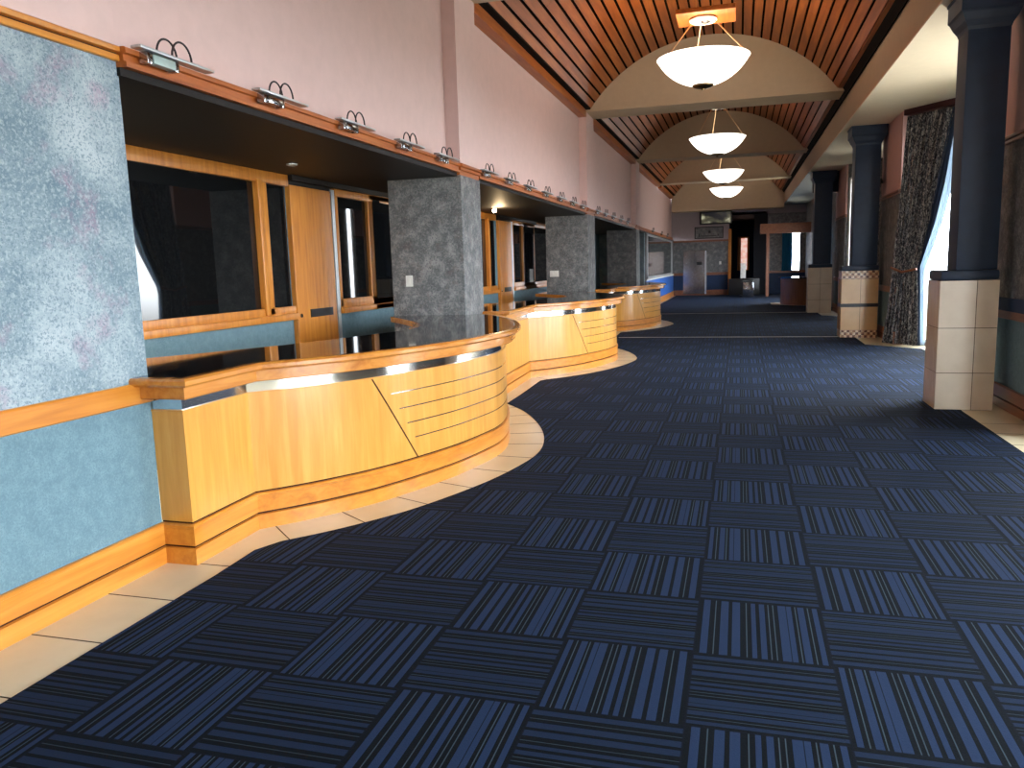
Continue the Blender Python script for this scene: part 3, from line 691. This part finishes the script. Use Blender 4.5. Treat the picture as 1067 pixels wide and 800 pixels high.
# bulkhead frame and recess on the far right
struct('trim_9', bx(.95, 2.95, 30.8, 31.2, 2.55, 2.95), 'redwood'); struct('trim_9', bx(1.2, 1.32, 30.85, 31.1, 0, 2.55), 'redwood')
b = nb(); box(b, 1.32, 2.36, YE-.1, YE+.1, .95, 3.5); box(b, 2.66, 2.95, YE-.1, YE+.1, .95, 3.5); box(b, 2.36, 2.66, YE-.1, YE+.1, 2.7, 3.5); struct('wall_end', b, 'pillarpaper')
t = thing('curtain', 'blue curtain beside the narrow bright window in the far right recess', 'curtain', (2.1, YE-.15, 1))
drape('drape', [(0, 0), (3.7, 0)], [(0, .42), (3.7, .42)], 1.0, 2.74, 4, .025, .05, 'teal_cloth', t, D0=Vector((1.93, YE-.14)), Dd=Vector((1, 0)), Dn=Vector((0, -1)), nu=40, nv=8)
struct('wall_end', bx(1.32, 2.95, YE-.1, YE+.1, 0, .95), 'navydado'); struct('trim_8', bx(1.32, 2.95, YE-.12, YE-.1, .92, 1.02), 'redwood')
struct('wall_end', bx(.75, 1.32, YE-.1, YE+.1, 0, 3.5), 'charcoal')
# curved desk
t = thing('bar_desk', 'curved brown wooden desk with dark top at the far right', 'desk', (2.2, 25, 0))
dp = [(1.45+.75*(1-math.sin(a)), 25.0-1.0*math.cos(a)) for a in [PI*i/20 for i in range(21)]]
dp = [(2.70-1.2*math.sin(a), 25.0+1.2*math.cos(a)) for a in [PI*i/24 for i in range(25)]]
b = nb(); prism(b, dp, 0, .86); obj('body', b, 'desk', t)
b = nb(); prism(b, [(2.70+(x-2.70)*1.06, 25+(y-25)*1.06) for x, y in dp], .86, .9); obj('top', b, 'laminate', t, smooth=False)
t = thing('plinth_box', 'small grey glass-topped box standing before the dark far opening', 'box', (.55, 31, 0))
obj('box', bx(.3, .72, 30.6, 31.0, .006, .62), 'steel', t, bev=.01); obj('box_top', bx(.28, .74, 30.58, 31.02, .62, .66), 'black', t, bev=.005)
t = thing('notice_stand', 'small white upright notice on a black stand in the far opening', 'sign', (.3, 32, 0))
obj('notice', bx(.2, .42, 32, 32.03, .75, 1.4), 'white', t, bev=.003); obj('stand', bx(.27, .35, 31.99, 32.04, .03, .76), 'black', t); obj('foot', bx(.17, .45, 31.9, 32.13, .006, .03), 'black', t)
b = nb(); box(b, -.3, 1.0, 33.0, 33.4, .006, .72); tag(obj('low_cabinet', b, 'black', bev=.02), 'low black cabinet across the dark far opening', 'cabinet')

# ------------------------------------------------------------------ light
w = bpy.data.worlds.new('sky'); sc.world = w; w.use_nodes = True
bg = w.node_tree.nodes['Background']; bg.inputs[1].default_value = 28.0
wt = w.node_tree; tc = wt.nodes.new('ShaderNodeTexCoord'); sx = wt.nodes.new('ShaderNodeSeparateXYZ'); rp = wt.nodes.new('ShaderNodeValToRGB')
wt.links.new(tc.outputs['Generated'], sx.inputs[0]); mr = wt.nodes.new('ShaderNodeMapRange'); mr.inputs[1].default_value = -1; mr.inputs[2].default_value = 1
wt.links.new(sx.outputs[2], mr.inputs[0]); wt.links.new(mr.outputs[0], rp.inputs[0]); wt.links.new(rp.outputs[0], bg.inputs[0])
rp.color_ramp.elements[0].position = .47; rp.color_ramp.elements[0].color = (.20, .20, .19, 1)   # ground outside
rp.color_ramp.elements[1].position = .50; rp.color_ramp.elements[1].color = (.86, .93, 1.0, 1)   # overcast sky
for mid, n, L in portals:
    la = bpy.data.lights.new('sky_portal', 'AREA'); la.shape = 'RECTANGLE'; la.size = L; la.size_y = zs1-zs0; la.cycles.is_portal = True
    o = bpy.data.objects.new('sky_portal', la); C.objects.link(o); o.location = (mid.x, mid.y, (zs0+zs1)/2)
    o.rotation_euler = Vector((n.x, n.y, 0)).to_track_quat('-Z', 'Z').to_euler()
vs = sc.view_settings; vs.view_transform = 'Standard'; vs.look = 'None'; vs.gamma = 1; vs.exposure = -.05; vs.use_curve_mapping = False
cy_ = sc.cycles; cy_.max_bounces = 8; cy_.diffuse_bounces = 5; cy_.use_denoising = True; cy_.sample_clamp_indirect = 8

# small dark lamp on the pilaster behind the second column
t = thing('wall_lamp', 'small dark wall lamp high on the pink pilaster behind the second column', 'lamp', (2.70, 12.95, 2.85))
b = nb(); lathe(b, [(0, -.07), (.05, -.06), (.09, 0), (.07, .06), (0, .08)], (2.61, 12.95, 2.86), 16); obj('shade', b, 'black', t)
b = nb(); tube(b, [(2.7, 12.95, 2.84), (2.62, 12.95, 2.86)], .02, 8); obj('arm', b, 'black', t)
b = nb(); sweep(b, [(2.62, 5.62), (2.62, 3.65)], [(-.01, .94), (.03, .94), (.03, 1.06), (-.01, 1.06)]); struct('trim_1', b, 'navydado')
